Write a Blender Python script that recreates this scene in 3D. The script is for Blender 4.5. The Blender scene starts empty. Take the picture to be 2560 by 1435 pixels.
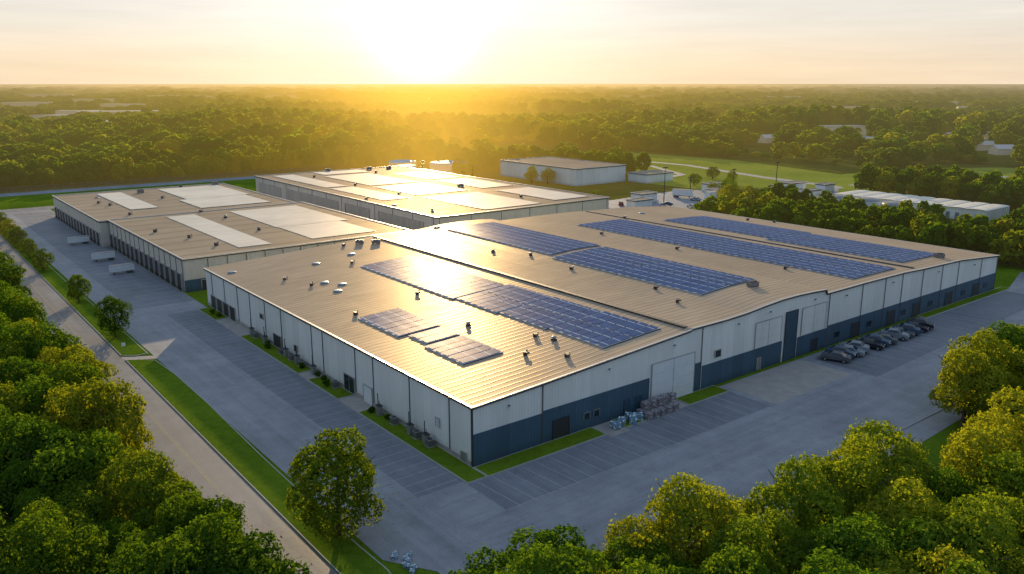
import bpy, math, random
import numpy as np
from mathutils import Vector, Matrix
random.seed(3)
scene=bpy.context.scene
COL=scene.collection
scene.view_settings.view_transform='Standard'
scene.view_settings.look='None'
scene.view_settings.exposure=0
CAM=Vector((-58.34,-82.97,50.0)); HEAD=math.radians(38.05)
FW=np.array([math.sin(HEAD),math.cos(HEAD)]); RT=np.array([math.cos(HEAD),-math.sin(HEAD)])
SUNAZ=math.radians(57.85); SUNEL=math.radians(11.0)
SUN=Vector((math.cos(SUNAZ)*math.cos(SUNEL),math.sin(SUNAZ)*math.cos(SUNEL),math.sin(SUNEL)))

# ---------------------------------------------------------------- node helpers
def S(nt,v,sock):
    if isinstance(v,bpy.types.NodeSocket): nt.links.new(v,sock)
    elif v is not None:
        if hasattr(sock.default_value,'__len__') and not hasattr(v,'__len__'): sock.default_value=[v]*len(sock.default_value)
        elif hasattr(sock.default_value,'__len__') and len(sock.default_value)==4 and len(v)==3: sock.default_value=(*v,1)
        else: sock.default_value=v
def M(nt,op,a,b=None,c=None,clamp=False):
    n=nt.nodes.new('ShaderNodeMath'); n.operation=op; n.use_clamp=clamp
    S(nt,a,n.inputs[0]); S(nt,b,n.inputs[1]); S(nt,c,n.inputs[2]); return n.outputs[0]
def VM(nt,op,a,b=None,out=0):
    n=nt.nodes.new('ShaderNodeVectorMath'); n.operation=op
    S(nt,a,n.inputs[0]); 
    if b is not None: S(nt,b,n.inputs[1])
    return n.outputs[out]
def MIX(nt,f,a,b,blend='MIX'):
    n=nt.nodes.new('ShaderNodeMix'); n.data_type='RGBA'; n.blend_type=blend
    S(nt,f,n.inputs[0]); S(nt,a,n.inputs[6]); S(nt,b,n.inputs[7]); return n.outputs[2]
def NOISE(nt,vec,scale,detail=4,rough=.55,out=0):
    n=nt.nodes.new('ShaderNodeTexNoise'); S(nt,vec,n.inputs['Vector']); n.inputs['Scale'].default_value=scale
    n.inputs['Detail'].default_value=detail; n.inputs['Roughness'].default_value=rough; return n.outputs[out]
def MR(nt,v,a,b,c,d,smooth=False):
    n=nt.nodes.new('ShaderNodeMapRange'); n.clamp=True
    if smooth: n.interpolation_type='SMOOTHSTEP'
    S(nt,v,n.inputs[0]); n.inputs[1].default_value=a; n.inputs[2].default_value=b; n.inputs[3].default_value=c; n.inputs[4].default_value=d
    return n.outputs[0]
def POS(nt): return nt.nodes.new('ShaderNodeNewGeometry').outputs['Position']
def XYZ(nt,v):
    n=nt.nodes.new('ShaderNodeSeparateXYZ'); S(nt,v,n.inputs[0]); return n.outputs
def SCALEV(nt,v,s): return VM(nt,'MULTIPLY',v,s)
def BUMP(nt,h,strength,dist=.1):
    n=nt.nodes.new('ShaderNodeBump'); n.inputs['Strength'].default_value=strength; n.inputs['Distance'].default_value=dist
    S(nt,h,n.inputs['Height']); return n.outputs[0]
def new_mat(name):
    m=bpy.data.materials.new(name); m.use_nodes=True; nt=m.node_tree; nt.nodes.clear()
    out=nt.nodes.new('ShaderNodeOutputMaterial'); return m,nt,out
def PRIN(nt,col,rough=.6,metal=0.,normal=None,spec=None):
    p=nt.nodes.new('ShaderNodeBsdfPrincipled'); S(nt,col,p.inputs['Base Color']); S(nt,rough,p.inputs['Roughness']); S(nt,metal,p.inputs['Metallic'])
    if normal is not None: nt.links.new(normal,p.inputs['Normal'])
    if spec is not None: S(nt,spec,p.inputs['Specular IOR Level'])
    return p.outputs[0]
def SATIN(nt,col,rough,fac,normal,gcol=(1,.93,.82)):
    d=nt.nodes.new('ShaderNodeBsdfDiffuse'); S(nt,col,d.inputs[0]); gl=nt.nodes.new('ShaderNodeBsdfGlossy'); S(nt,gcol,gl.inputs[0]); S(nt,rough,gl.inputs['Roughness'])
    if normal is not None: nt.links.new(normal,d.inputs['Normal']); nt.links.new(normal,gl.inputs['Normal'])
    m=nt.nodes.new('ShaderNodeMixShader'); S(nt,fac,m.inputs[0]); nt.links.new(d.outputs[0],m.inputs[1]); nt.links.new(gl.outputs[0],m.inputs[2]); return m.outputs[0]
def painted_haze(nt,shader):
    """aerial perspective painted into the material as emission: grows with distance from the site, warmer toward the sun"""
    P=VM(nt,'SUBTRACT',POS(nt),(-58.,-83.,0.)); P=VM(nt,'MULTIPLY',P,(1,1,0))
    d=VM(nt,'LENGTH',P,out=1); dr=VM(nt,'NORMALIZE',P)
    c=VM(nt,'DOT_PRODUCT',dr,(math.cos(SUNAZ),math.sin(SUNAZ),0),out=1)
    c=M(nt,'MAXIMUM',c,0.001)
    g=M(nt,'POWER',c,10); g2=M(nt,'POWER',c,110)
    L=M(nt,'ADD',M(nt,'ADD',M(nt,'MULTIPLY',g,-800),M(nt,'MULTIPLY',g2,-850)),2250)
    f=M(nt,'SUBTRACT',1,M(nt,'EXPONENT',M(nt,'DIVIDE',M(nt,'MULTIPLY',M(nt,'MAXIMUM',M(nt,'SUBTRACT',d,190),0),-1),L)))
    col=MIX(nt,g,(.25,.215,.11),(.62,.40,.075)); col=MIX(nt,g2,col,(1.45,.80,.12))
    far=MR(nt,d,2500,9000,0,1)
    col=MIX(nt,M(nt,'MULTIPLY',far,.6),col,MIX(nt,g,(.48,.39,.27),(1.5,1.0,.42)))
    e=nt.nodes.new('ShaderNodeEmission'); S(nt,col,e.inputs[0])  # glowing colour painted over far surfaces in place of sunlit air
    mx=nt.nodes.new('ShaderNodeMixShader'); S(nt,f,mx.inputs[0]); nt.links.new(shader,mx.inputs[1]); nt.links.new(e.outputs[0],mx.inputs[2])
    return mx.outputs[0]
def simple(name,col,rough=.6,metal=0.,var=.15,scale=.6,bump=0.,spec=None,hz=False):
    m,nt,out=new_mat(name); P=POS(nt)
    n=NOISE(nt,P,scale); n2=NOISE(nt,P,scale*7,3)
    f=M(nt,'ADD',M(nt,'MULTIPLY',n,.6),M(nt,'MULTIPLY',n2,.4))
    c=MIX(nt,MR(nt,f,.3,.7,0,1),tuple(x*(1-var) for x in col),tuple(min(1,x*(1+var)) for x in col))
    nm=BUMP(nt,n2,bump,.05) if bump else None
    sh=PRIN(nt,c,rough,metal,nm,spec)
    if hz: sh=painted_haze(nt,sh)
    nt.links.new(sh,out.inputs[0]); return m

# ---------------------------------------------------------------- materials
def asphalt(name,base,tint,ax):
    m,nt,out=new_mat(name); P=POS(nt)
    st=SCALEV(nt,P,(1,.04,1) if ax=='y' else (.04,1,1))
    a=NOISE(nt,P,.06,5,.6); b=NOISE(nt,st,.6,5,.6); g=NOISE(nt,P,3.5,5,.7); h=NOISE(nt,P,.35,5,.65)
    v=nt.nodes.new('ShaderNodeTexVoronoi'); v.feature='DISTANCE_TO_EDGE'; v.inputs['Scale'].default_value=.11
    S(nt,VM(nt,'ADD',P,VM(nt,'MULTIPLY',NOISE(nt,P,.4,3,.6,1),(4,4,0))),v.inputs['Vector'])
    crack=MR(nt,v.outputs[0],0,.006,1,0)
    k=M(nt,'ADD',M(nt,'ADD',M(nt,'MULTIPLY',a,.3),M(nt,'MULTIPLY',b,.3)),M(nt,'ADD',M(nt,'MULTIPLY',g,.2),M(nt,'MULTIPLY',h,.2)))
    k=MR(nt,k,.36,.66,.56,1.38)
    c=VM(nt,'MULTIPLY',tuple(base*t for t in tint),k)
    c=MIX(nt,M(nt,'MULTIPLY',crack,.22),c,(.05,.05,.05))
    oil=MR(nt,NOISE(nt,P,.9,3,.5),.66,.78,0,.5); c=MIX(nt,oil,c,(.06,.06,.065))
    sh=PRIN(nt,c,MR(nt,b,.3,.7,.55,.75),0,BUMP(nt,g,.3,.05),.3); nt.links.new(sh,out.inputs[0]); return m
m_lane=asphalt('asphalt lane',.30,(.94,.98,1.05),'y')
m_lane2=asphalt('asphalt apron',.30,(.94,.98,1.05),'x')
m_park=asphalt('asphalt parking',.215,(.91,.98,1.10),'y')
m_road=asphalt('asphalt road',.22,(1,1,1.02),'y')
m_conc=simple('concrete',(.34,.32,.29),.8,var=.2,scale=.5)
m_kerb=simple('kerb concrete',(.38,.37,.35),.8)
m_line=simple('worn white paint',(.42,.43,.44),.7,var=.35,scale=1.5)
m_yline=simple('worn yellow paint',(.40,.32,.18),.7,var=.3,scale=1.5)
def grassmat(name,c1,c2,scale=.25,hz=False):
    m,nt,out=new_mat(name); P=POS(nt)
    a=NOISE(nt,P,scale*.25,4); b=NOISE(nt,P,scale*3,5,.7); g=NOISE(nt,P,scale*24,3,.7)
    f=M(nt,'ADD',M(nt,'ADD',M(nt,'MULTIPLY',a,.4),M(nt,'MULTIPLY',b,.35)),M(nt,'MULTIPLY',g,.25))
    c=MIX(nt,MR(nt,f,.35,.65,0,1),c1,c2)
    d=nt.nodes.new('ShaderNodeBsdfDiffuse'); S(nt,c,d.inputs[0]); nt.links.new(BUMP(nt,g,.8,.15),d.inputs['Normal'])
    sh=d.outputs[0]
    if hz: sh=painted_haze(nt,sh)
    nt.links.new(sh,out.inputs[0]); return m
m_grass=grassmat('lawn grass',(.06,.12,.010),(.18,.26,.02))
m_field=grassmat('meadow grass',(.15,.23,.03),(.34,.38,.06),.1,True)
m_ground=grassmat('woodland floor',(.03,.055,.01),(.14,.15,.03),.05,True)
def roofmat(name,col,pitch,axis,rough=.42,fac=.1,ribs=.38):
    m,nt,out=new_mat(name); P=POS(nt); x=XYZ(nt,P)
    w=NOISE(nt,SCALEV(nt,P,(.05,.05,.05)),3,2)
    q=x[1] if axis=='y' else x[0]
    q=M(nt,'ADD',q,M(nt,'MULTIPLY',w,.5))
    fr=M(nt,'ABSOLUTE',M(nt,'SUBTRACT',M(nt,'FRACT',M(nt,'DIVIDE',q,pitch)),.5))
    rib=MR(nt,fr,.30,.5,0,1,True)
    a=NOISE(nt,P,.05,4); b=NOISE(nt,SCALEV(nt,P,(.15,1,1) if axis=='y' else (1,.15,1)),.9,4,.65)
    st=MR(nt,M(nt,'ADD',M(nt,'MULTIPLY',a,.5),M(nt,'MULTIPLY',b,.5)),.3,.7,.78,1.18)
    c=VM(nt,'MULTIPLY',col,st)
    c=MIX(nt,M(nt,'MULTIPLY',rib,ribs),c,tuple(k*.3 for k in col))
    sh=SATIN(nt,c,MR(nt,b,.3,.7,rough-.04,rough+.08),fac,BUMP(nt,M(nt,'ADD',rib,M(nt,'MULTIPLY',b,.2)),.2,.1),(1,.84,.58))
    nt.links.new(sh,out.inputs[0]); return m
m_roof=roofmat('standing seam metal roof',(.45,.355,.26),1.3,'y',.36,.085,.5)
m_roof2=roofmat('membrane roof',(.42,.335,.24),9.,'y',.45,.06,.3)
m_roofB=roofmat('pale roof sheet',(.86,.80,.68),1.6,'y',.42,.12,.2)
def wallmat(name,col,pitch=.55,var=.08,rough=.55,rc=.1,bs=.25):
    m,nt,out=new_mat(name); P=POS(nt); x=XYZ(nt,P)
    q=M(nt,'ADD',x[0],x[1])
    s=M(nt,'SINE',M(nt,'MULTIPLY',q,2*math.pi/pitch))
    stain=NOISE(nt,SCALEV(nt,P,(1,1,.12)),.9,5,.65); a=NOISE(nt,P,.12,3)
    cell=nt.nodes.new('ShaderNodeTexWhiteNoise'); cell.noise_dimensions='1D'; S(nt,M(nt,'FLOOR',M(nt,'DIVIDE',q,3.05)),cell.inputs['W'])
    k=M(nt,'ADD',M(nt,'MULTIPLY',stain,.5),M(nt,'ADD',M(nt,'MULTIPLY',a,.3),M(nt,'MULTIPLY',cell.outputs[0],.2)))
    low=MR(nt,x[2],0,1.4,.72,1)
    k=M(nt,'MULTIPLY',MR(nt,k,.3,.7,1-var*1.6,1+var),low)
    c=VM(nt,'MULTIPLY',col,k)
    c=MIX(nt,MR(nt,s,.2,1,0,rc),c,tuple(v*.4 for v in col))
    sh=PRIN(nt,c,rough,0,BUMP(nt,s,bs,.05)); nt.links.new(sh,out.inputs[0]); return m
m_wall=wallmat('white ribbed cladding',(.76,.78,.73))
m_band=wallmat('dark blue cladding',(.05,.105,.155),.55,.15)
m_wall2=wallmat('beige cladding',(.66,.60,.50))
m_navy=simple('navy door',(.035,.075,.11),.5)
m_dark=simple('dark trim',(.035,.035,.04),.5)
m_seam=simple('grey seam trim',(.09,.095,.10),.5)
m_trim=simple('light trim metal',(.55,.53,.5),.35,.6)
m_white=simple('white paint',(.72,.75,.74),.45,var=.06)
m_glass=simple('window glass',(.02,.03,.04),.08,0,.1)
m_metal=simple('galvanised metal',(.3,.3,.3),.5,.5)
m_rub=simple('tyre rubber',(.02,.02,.02),.8)
m_tarp=simple('blue plastic wrap',(.14,.26,.35),.35,var=.5,scale=3)
m_bale=simple('baled scrap',(.20,.18,.20),.6,var=.6,scale=3)
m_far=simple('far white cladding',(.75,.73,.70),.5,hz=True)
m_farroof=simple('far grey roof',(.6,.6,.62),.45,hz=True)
def panelmat():
    m,nt,out=new_mat('solar cells'); P=POS(nt); x=XYZ(nt,P)
    def grid(v,p,w):
        fr=M(nt,'ABSOLUTE',M(nt,'SUBTRACT',M(nt,'FRACT',M(nt,'DIVIDE',v,p)),.5)); return MR(nt,fr,.5-w,.5-w*.6,0,1)
    g=grid(x[0],2.6,.05)
    n=NOISE(nt,P,.35,3)
    c=MIX(nt,MR(nt,n,.3,.7,0,1),(.018,.065,.19),(.035,.105,.29))
    c=MIX(nt,M(nt,'MULTIPLY',g,.9),c,(.50,.57,.64))
    sh=SATIN(nt,c,.28,.075,BUMP(nt,NOISE(nt,P,.35,1),.08,.2)); nt.links.new(sh,out.inputs[0]); return m
m_pv=panelmat()
def framemat():
    m,nt,out=new_mat('panel frame aluminium'); P=POS(nt); n=NOISE(nt,P,.8,3)
    c=MIX(nt,n,(.42,.48,.55),(.56,.62,.68)); nt.links.new(SATIN(nt,c,.45,.05,None),out.inputs[0]); return m
m_pvf=framemat()
def leafmat():
    m,nt,out=new_mat('foliage')
    oi=nt.nodes.new('ShaderNodeObjectInfo').outputs['Random']
    at=nt.nodes.new('ShaderNodeAttribute'); at.attribute_name='tone'
    P=POS(nt); big=NOISE(nt,P,.012,3)
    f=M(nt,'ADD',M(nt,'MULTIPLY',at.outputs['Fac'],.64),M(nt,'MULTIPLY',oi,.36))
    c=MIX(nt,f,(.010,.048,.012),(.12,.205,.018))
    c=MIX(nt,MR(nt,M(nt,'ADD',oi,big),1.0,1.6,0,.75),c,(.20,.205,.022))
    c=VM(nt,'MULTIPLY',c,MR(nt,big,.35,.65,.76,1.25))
    d=nt.nodes.new('ShaderNodeBsdfDiffuse'); S(nt,c,d.inputs[0])
    t=nt.nodes.new('ShaderNodeBsdfTranslucent'); S(nt,VM(nt,'MULTIPLY',c,(2.8,2.45,.6)),t.inputs[0])
    mx=nt.nodes.new('ShaderNodeMixShader'); mx.inputs[0].default_value=.46
    nt.links.new(d.outputs[0],mx.inputs[1]); nt.links.new(t.outputs[0],mx.inputs[2])
    nt.links.new(painted_haze(nt,mx.outputs[0]),out.inputs[0]); return m
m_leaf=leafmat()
m_bark=simple('bark',(.09,.065,.045),.9,var=.3,scale=2)

# ---------------------------------------------------------------- mesh helpers
class MB:
    def __init__(s): s.v=[];s.f=[];s.m=[]
    def poly(s,pts,mi=0):
        b=len(s.v); s.v+= [tuple(p) for p in pts]; s.f.append(tuple(range(b,b+len(pts)))); s.m.append(mi)
    def box(s,x0,x1,y0,y1,z0,z1,mi=0):
        b=len(s.v); s.v+=[(x0,y0,z0),(x1,y0,z0),(x1,y1,z0),(x0,y1,z0),(x0,y0,z1),(x1,y0,z1),(x1,y1,z1),(x0,y1,z1)]
        for f in [(0,3,2,1),(4,5,6,7),(0,1,5,4),(1,2,6,5),(2,3,7,6),(3,0,4,7)]: s.f.append(tuple(b+i for i in f)); s.m.append(mi)
    def cyl(s,p0,p1,r0,r1,n=12,mi=0,cap=True):
        p0=Vector(p0);p1=Vector(p1); d=(p1-p0).normalized(); a=d.orthogonal().normalized(); c=d.cross(a); b=len(s.v)
        for p,r in ((p0,r0),(p1,r1)):
            for i in range(n):
                t=2*math.pi*i/n; s.v.append(tuple(p+a*math.cos(t)*r+c*math.sin(t)*r))
        for i in range(n):
            j=(i+1)%n; s.f.append((b+i,b+j,b+n+j,b+n+i)); s.m.append(mi)
        if cap:
            s.f.append(tuple(b+i for i in reversed(range(n)))); s.m.append(mi); s.f.append(tuple(b+n+i for i in range(n))); s.m.append(mi)
    def dome(s,c,r,h,n=14,k=5,mi=0):
        b=len(s.v)
        for q in range(k):
            t=math.pi/2*q/k
            for i in range(n):
                a=2*math.pi*i/n; s.v.append((c[0]+r*math.cos(t)*math.cos(a),c[1]+r*math.cos(t)*math.sin(a),c[2]+h*math.sin(t)))
        s.v.append((c[0],c[1],c[2]+h))
        for q in range(k-1):
            for i in range(n):
                j=(i+1)%n; s.f.append((b+q*n+i,b+q*n+j,b+(q+1)*n+j,b+(q+1)*n+i)); s.m.append(mi)
        for i in range(n):
            s.f.append((b+(k-1)*n+i,b+(k-1)*n+(i+1)%n,b+k*n)); s.m.append(mi)
    def mesh(s,name,mats):
        me=bpy.data.meshes.new(name); me.from_pydata(s.v,[],s.f)
        for m in (mats if isinstance(mats,(list,tuple)) else [mats]): me.materials.append(m)
        me.polygons.foreach_set('material_index',s.m); me.update(); return me
def O(name,me,parent=None,loc=(0,0,0),rz=0,label=None,cat=None,kind=None,group=None,scale=None):
    o=bpy.data.objects.new(name,me); COL.objects.link(o); o.location=loc; o.rotation_euler=(0,0,rz)
    if scale: o.scale=scale
    if parent: o.parent=parent
    if label: o['label']=label
    if cat: o['category']=cat
    if kind: o['kind']=kind
    if group: o['group']=group
    return o
def E(name,loc,label,cat,group=None,rz=0,scale=None): 
    o=O(name,None,None,loc,rz,label,cat,None,group,scale); o.empty_display_size=.5; return o
def sheet(name,pts,z,mat,label=None):
    b=MB(); b.poly([(x,y,z) for x,y in pts]); return O(name,b.mesh(name,mat),kind='structure',label=label)
def rect(x0,x1,y0,y1): return [(x0,y0),(x1,y0),(x1,y1),(x0,y1)]

# ---------------------------------------------------------------- ground, roads
b=MB(); b.poly([(-40000,-40000,-.05),(40000,-40000,-.05),(40000,40000,-.05),(-40000,40000,-.05)]); O('ground',b.mesh('ground',m_ground),kind='structure')
sheet('lawn',[(-40,-38),(190,-38),(190,365),(-40,365)],-.03,m_grass)
sheet('meadow',[(262,118),(320,128),(330,60),(420,20),(500,30),(490,130),(440,160),(375,170),(400,260),(390,355),(325,355),(285,250),(257,215)],-.02,m_field)
sheet('parking_lot',[(-20.5,-12),(-17,-17.5),(-19,-36),(165,-29),(186,-24),(186,4),(163,-2),(163,-1),(0,-1),(-1,-1),(-1,297),(-20.5,297)],.004,m_lane)
sheet('apron',[(-9.5,-33),(165,-29),(186,-24),(186,4),(166,-1.5),(118,-1.5),(118,-1),(-9.5,-1)],.008,m_lane2)
sheet('road',[(-33,-120),(-25.5,-120),(-25.5,420),(-33,420)],.012,m_road)
sheet('driveway',[(-25.5,76),(-20.5,73),(-20.5,75.2),(-25.5,78.2)],.012,m_conc)
sheet('service_yard',rect(60,84,120,300),.004,m_park)
sheet('service_road',[(161,104),(253,101),(317,136),(249,179),(178,172),(175,365),(-300,365),(-300,352),(-20,352),(165,352)],.008,m_lane)
sheet('cross_road',rect(-300,62,297,306),.02,m_road)
sheet('country_road',[(347,345),(351,258),(331,186),(324,140),(318,134),(311,137),(318,144),(325,188),(345,258),(341,345)],.012,m_conc)
sheet('country_road',[(331,140),(380,143),(430,112),(500,80),(498,75),(426,107),(376,137),(330,134)],.016,m_conc)
sheet('footpath',[(262,212),(305,222),(345,300),(342,302),(302,226),(262,216)],.02,m_conc)
sheet('parking_bays',[(-10.2,-2.5),(-3.4,-2.5),(-3.4,103),(-10.2,103)],.016,m_park)
sheet('parking_bays',[(-3.4,-11.6),(50,-11.6),(50,-3.6),(-3.4,-3.6)],.02,m_park)
sheet('parking_bays',[(76,-15),(160,-12),(160,-2.6),(76,-2.6)],.02,m_park)
sheet('truck_court',[(-15,112),(-1.2,112),(-1.2,290),(-15,290)],.02,m_park)
sheet('apron_slab',[(51,-12),(74,-11.5),(73.7,-1.2),(51.2,-1.2)],.024,m_conc)
b=MB(); 
for i in range(46):
    y=-1.5+i*2.3; b.poly([(-10.6,y,.03),(-3.5,y+.0,.03),(-3.5,y+.08,.03),(-10.6,y+.08,.03)])
for i in range(22):
    x=-2+i*2.4; b.poly([(x+.6,-12.3,.03),(x+.68,-12.3,.03),(x+.08,-3.8,.03),(x,-3.8,.03)])
for i in range(33):
    x=77+i*2.5; b.poly([(x+1.2,-12.,.03),(x+1.28,-12.,.03),(x+.08,-3.2,.03),(x,-3.2,.03)])
for i in range(38):
    y=115+i*4.5; b.poly([(-13.5,y,.03),(-2.5,y,.03),(-2.5,y+.12,.03),(-13.5,y+.12,.03)])
O('bay_marking',b.mesh('bay_marking',m_line),kind='structure')
b=MB(); b.poly([(-29.3,-120,.02),(-29.2,-120,.02),(-29.2,420,.02),(-29.3,420,.02)]); b.poly([(-29.05,-120,.02),(-28.95,-120,.02),(-28.95,420,.02),(-29.05,420,.02)])
for i in range(10): b.poly([(-12.6,-2+ i*2.3,.034),(-10.7,-2+i*2.3,.034),(-10.7,-1.9+i*2.3,.034),(-12.6,-1.9+i*2.3,.034)])
O('road_marking',b.mesh('road_marking',m_yline),kind='structure')
b=MB(); b.box(8,165,-29.3,-29.1,-.02,.13); O('kerb',b.mesh('kerb',m_kerb),kind='structure')
def verge(pts,name='grass_verge'):
    n=len(pts); b=MB()
    P=[Vector((p[0],p[1],0)) for p in pts]; inn=[]
    for i in range(n):
        a,c,d=P[i-1],P[i],P[(i+1)%n]; e1=(c-a).normalized(); e2=(d-c).normalized()
        n1=Vector((-e1.y,e1.x,0)); n2=Vector((-e2.y,e2.x,0)); mm=(n1+n2); mm=mm/max(.5,mm.dot(n1)) ; inn.append(c+mm*.14)
    for i in range(n):
        j=(i+1)%n
        b.poly([(P[i].x,P[i].y,0),(P[j].x,P[j].y,0),(P[j].x,P[j].y,.13),(P[i].x,P[i].y,.13)],1)
        b.poly([(P[i].x,P[i].y,.13),(P[j].x,P[j].y,.13),(inn[j].x,inn[j].y,.13),(inn[i].x,inn[i].y,.13)],1)
    b.poly([(q.x,q.y,.134) for q in inn],0)
    O(name,b.mesh(name,[m_grass,m_kerb]),kind='structure')
verge([(-25.4,-17),(-24,-19),(-21.6,-18),(-21.0,-14),(-21.2,-8),(-21.0,20),(-20.4,45),(-20.4,62),(-21.0,72),(-23.2,74.3),(-25.4,75.5)])
verge([(-25.4,78.8),(-23.2,77),(-21.0,77),(-21.0,110),(-21.4,150),(-21.4,290),(-25.4,290)])
for y0,y1 in ((-3.4,26.5),(33.5,45),(49,77),(92,103)): verge(rect(-3.3,-.15,y0,y1))
for x0,x1 in ((-.1,21.5),(25.5,31),(40,50),(120,163)): verge(rect(x0,x1,-3.5 if x0<100 else -2.4,-.15))
b=MB(); b.poly([(-3.2,26.6,.03),(-.1,26.6,.03),(-.1,33.4,.03),(-3.2,33.4,.03)]); b.poly([(-3.2,45.1,.03),(-.1,45.1,.03),(-.1,48.9,.03),(-3.2,48.9,.03)]); b.poly([(-3.2,77.1,.03),(-.1,77.1,.03),(-.1,91.9,.03),(-3.2,91.9,.03)])
b.poly([(21.6,-4.5,.03),(25.4,-4.5,.03),(25.4,-.1,.03),(21.6,-.1,.03)]); b.poly([(31.1,-3.4,.03),(39.9,-3.4,.03),(39.9,-.1,.03),(31.1,-.1,.03)])
O('pavement',b.mesh('pavement',m_conc),kind='structure')

# ---------------------------------------------------------------- main warehouse
PROF=[(0,8.7),(12,9.3),(43.2,11.15),(43.6,11.35),(52,11.35),(58,11.55),(63,11.95),(68,12.25),(73,12.3),(78,12.15),(82.4,11.9),(82.8,11.1),(98,11.15),(112,11.05),(121,10.7),(138,10.3),(150,9.4),(159,8.7)]
def roofz(x):
    for (a,za),(c,zc) in zip(PROF,PROF[1:]):
        if x<=c: return za+(zc-za)*(x-a)/(c-a)
    return PROF[-1][1]
LY=106.
W=E('warehouse',(0,0,0),'huge white ribbed metal warehouse with dark blue lower band','warehouse')
b=MB()
b.poly([(0,0,0),(159,0,0)]+[(x,0,z-.2) for x,z in reversed(PROF)])
b.poly([(159,LY,0),(0,LY,0)]+[(x,LY,z-.2) for x,z in PROF])
b.poly([(0,LY,0),(0,0,0),(0,0,8.5),(0,LY,8.5)]); b.poly([(159,0,0),(159,LY,0),(159,LY,8.5),(159,0,8.5)])
O('wall',b.mesh('wall',m_wall),W)
b=MB()
pp=[(-.35,8.68)]+PROF[1:-1]+[(159.35,8.68)]
for (a,za),(c,zc) in zip(pp,pp[1:]):
    b.poly([(a,-.35,za),(c,-.35,zc),(c,LY+.35,zc),(a,LY+.35,za)],0)
    b.poly([(a,-.35,za-.32),(c,-.35,zc-.32),(c,-.35,zc),(a,-.35,za)],1)
    b.poly([(c,LY+.35,zc-.32),(a,LY+.35,za-.32),(a,LY+.35,za),(c,LY+.35,zc)],1)
    b.poly([(a,-.35,za-.32),(a,LY+.35,za-.32),(c,LY+.35,zc-.32),(c,-.35,zc-.32)],1)
for x in (-.35,159.35): b.poly([(x,-.35,8.36),(x,LY+.35,8.36),(x,LY+.35,8.68),(x,-.35,8.68)],1)
O('roof',b.mesh('roof',[m_roof,m_dark]),W)
b=MB()
for (a,za),(c,zc) in zip(pp,pp[1:]):
    b.poly([(a,-.38,za-.1),(c,-.38,zc-.1),(c,-.38,zc+.05),(a,-.38,za+.05)]); b.poly([(a,-.38,za+.05),(c,-.38,zc+.05),(c,.0,zc+.05),(a,.0,za+.05)])
b.box(-.4,-.0,-.38,LY+.3,8.66,8.74); b.box(159.05,159.4,-.38,LY+.3,8.66,8.74)
O('edge_flashing',b.mesh('edge_flashing',m_trim),W)
for x,w in ((43.4,.4),(82.6,.45),(118.5,.3)):
    b=MB(); z=roofz(x); b.box(x-w,x+w,1,LY-1,z+.02,z+.22); O('roof_gutter',b.mesh('roof_gutter',m_dark),W)
BAND=[(0,12,4.7),(12.15,34,5.0),(45,46.5,5),(46.8,69.3,4.2),(74.2,84,3.9),(84.3,159,4.3)]
for a,c,h in BAND:
    b=MB(); b.box(a-(.06 if a==0 else 0),c+(.06 if c==159 else 0),-.08,-.002,.02,h); O('lower_cladding',b.mesh('lower_cladding',m_band),W)
b=MB(); b.box(-.1,-.002,-.1,-.085,.02,8.3); b.box(-.1,-.08,-.085,.3,.02,8.3); O('corner_trim',b.mesh('corner_trim',m_dark),W)
def pipe(parent,x,y,axis,h):
    b=MB(); t=.075
    if axis=='x': b.box(-t,t,-.07,0,.02,h)
    else: b.box(-.1,0,-t,t,.02,h)
    O('downpipe',b.mesh('downpipe',m_seam),parent,(x,y,0))
for x in (12,46.4,84.1,96,105,112,121,130,138,150,158.9): pipe(W,x,-.09,'x',roofz(x)-.35)
for y in (5.5,16,27,33,45,49.5,63,71,79,86,94,102): pipe(W,-.01,y,'y',8.3)
b=MB(); b.box(-.12,-.005,.35,106,.02,.7); O('plinth',b.mesh('plinth',m_conc),W)
def door(parent,x0,x1,y,z0,z1,mat,axis='x',proud=.16,name='door',frame=m_trim,leaves=1,win=False):
    b=MB(); t=.12
    def bx(a0,a1,d0,d1,zz0,zz1,mi):
        if axis=='x': b.box(a0,a1,y-d1,y-d0,zz0,zz1,mi)
        else: b.box(y-d1,y-d0,a0,a1,zz0,zz1,mi)
    bx(x0,x1,.09,proud,z0,z1,0)
    bx(x0-t,x0,.09,proud+.05,z0,z1+t,1); bx(x1,x1+t,.09,proud+.05,z0,z1+t,1); bx(x0,x1,.09,proud+.05,z1,z1+t,1)
    for i in range(1,leaves):
        xm=x0+(x1-x0)*i/leaves; bx(xm-.05,xm+.05,proud,proud+.03,z0,z1,1)
    n=int((z1-z0)/1.5)
    if not win:
        for i in range(1,n): zz=z0+(z1-z0)*i/n; bx(x0,x1,proud,proud+.015,zz-.015,zz+.015,1)
    return O(name,b.mesh(name,[mat,frame]),parent)
door(W,34.5,44.6,0,.05,7.1,m_white,leaves=2,name='sliding_door')
door(W,14,17,0,.05,3.0,m_dark,name='door',frame=m_dark); door(W,61,68.6,0,4.3,9.0,m_wall,leaves=2,name='loading_door'); door(W,70,73.6,0,.05,9.4,m_navy,leaves=1,name='sliding_door',frame=m_dark)
door(W,75.2,83,0,4.1,9.3,m_wall,leaves=2,name='loading_door'); door(W,79,81,0,.1,2.6,m_dark,frame=m_navy)
for x in (20,22,28.5,31): door(W,x,x+1.1,0,1.6 if x<23 else .05,2.6,m_glass if x<23 else m_navy,win=x<23,name='window' if x<23 else 'door',frame=m_metal if x<23 else m_navy)
door(W,50,51.4,0,5.0,6.2,m_glass,win=True,name='window'); door(W,62,63,0,.1,2.3,m_metal)
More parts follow.
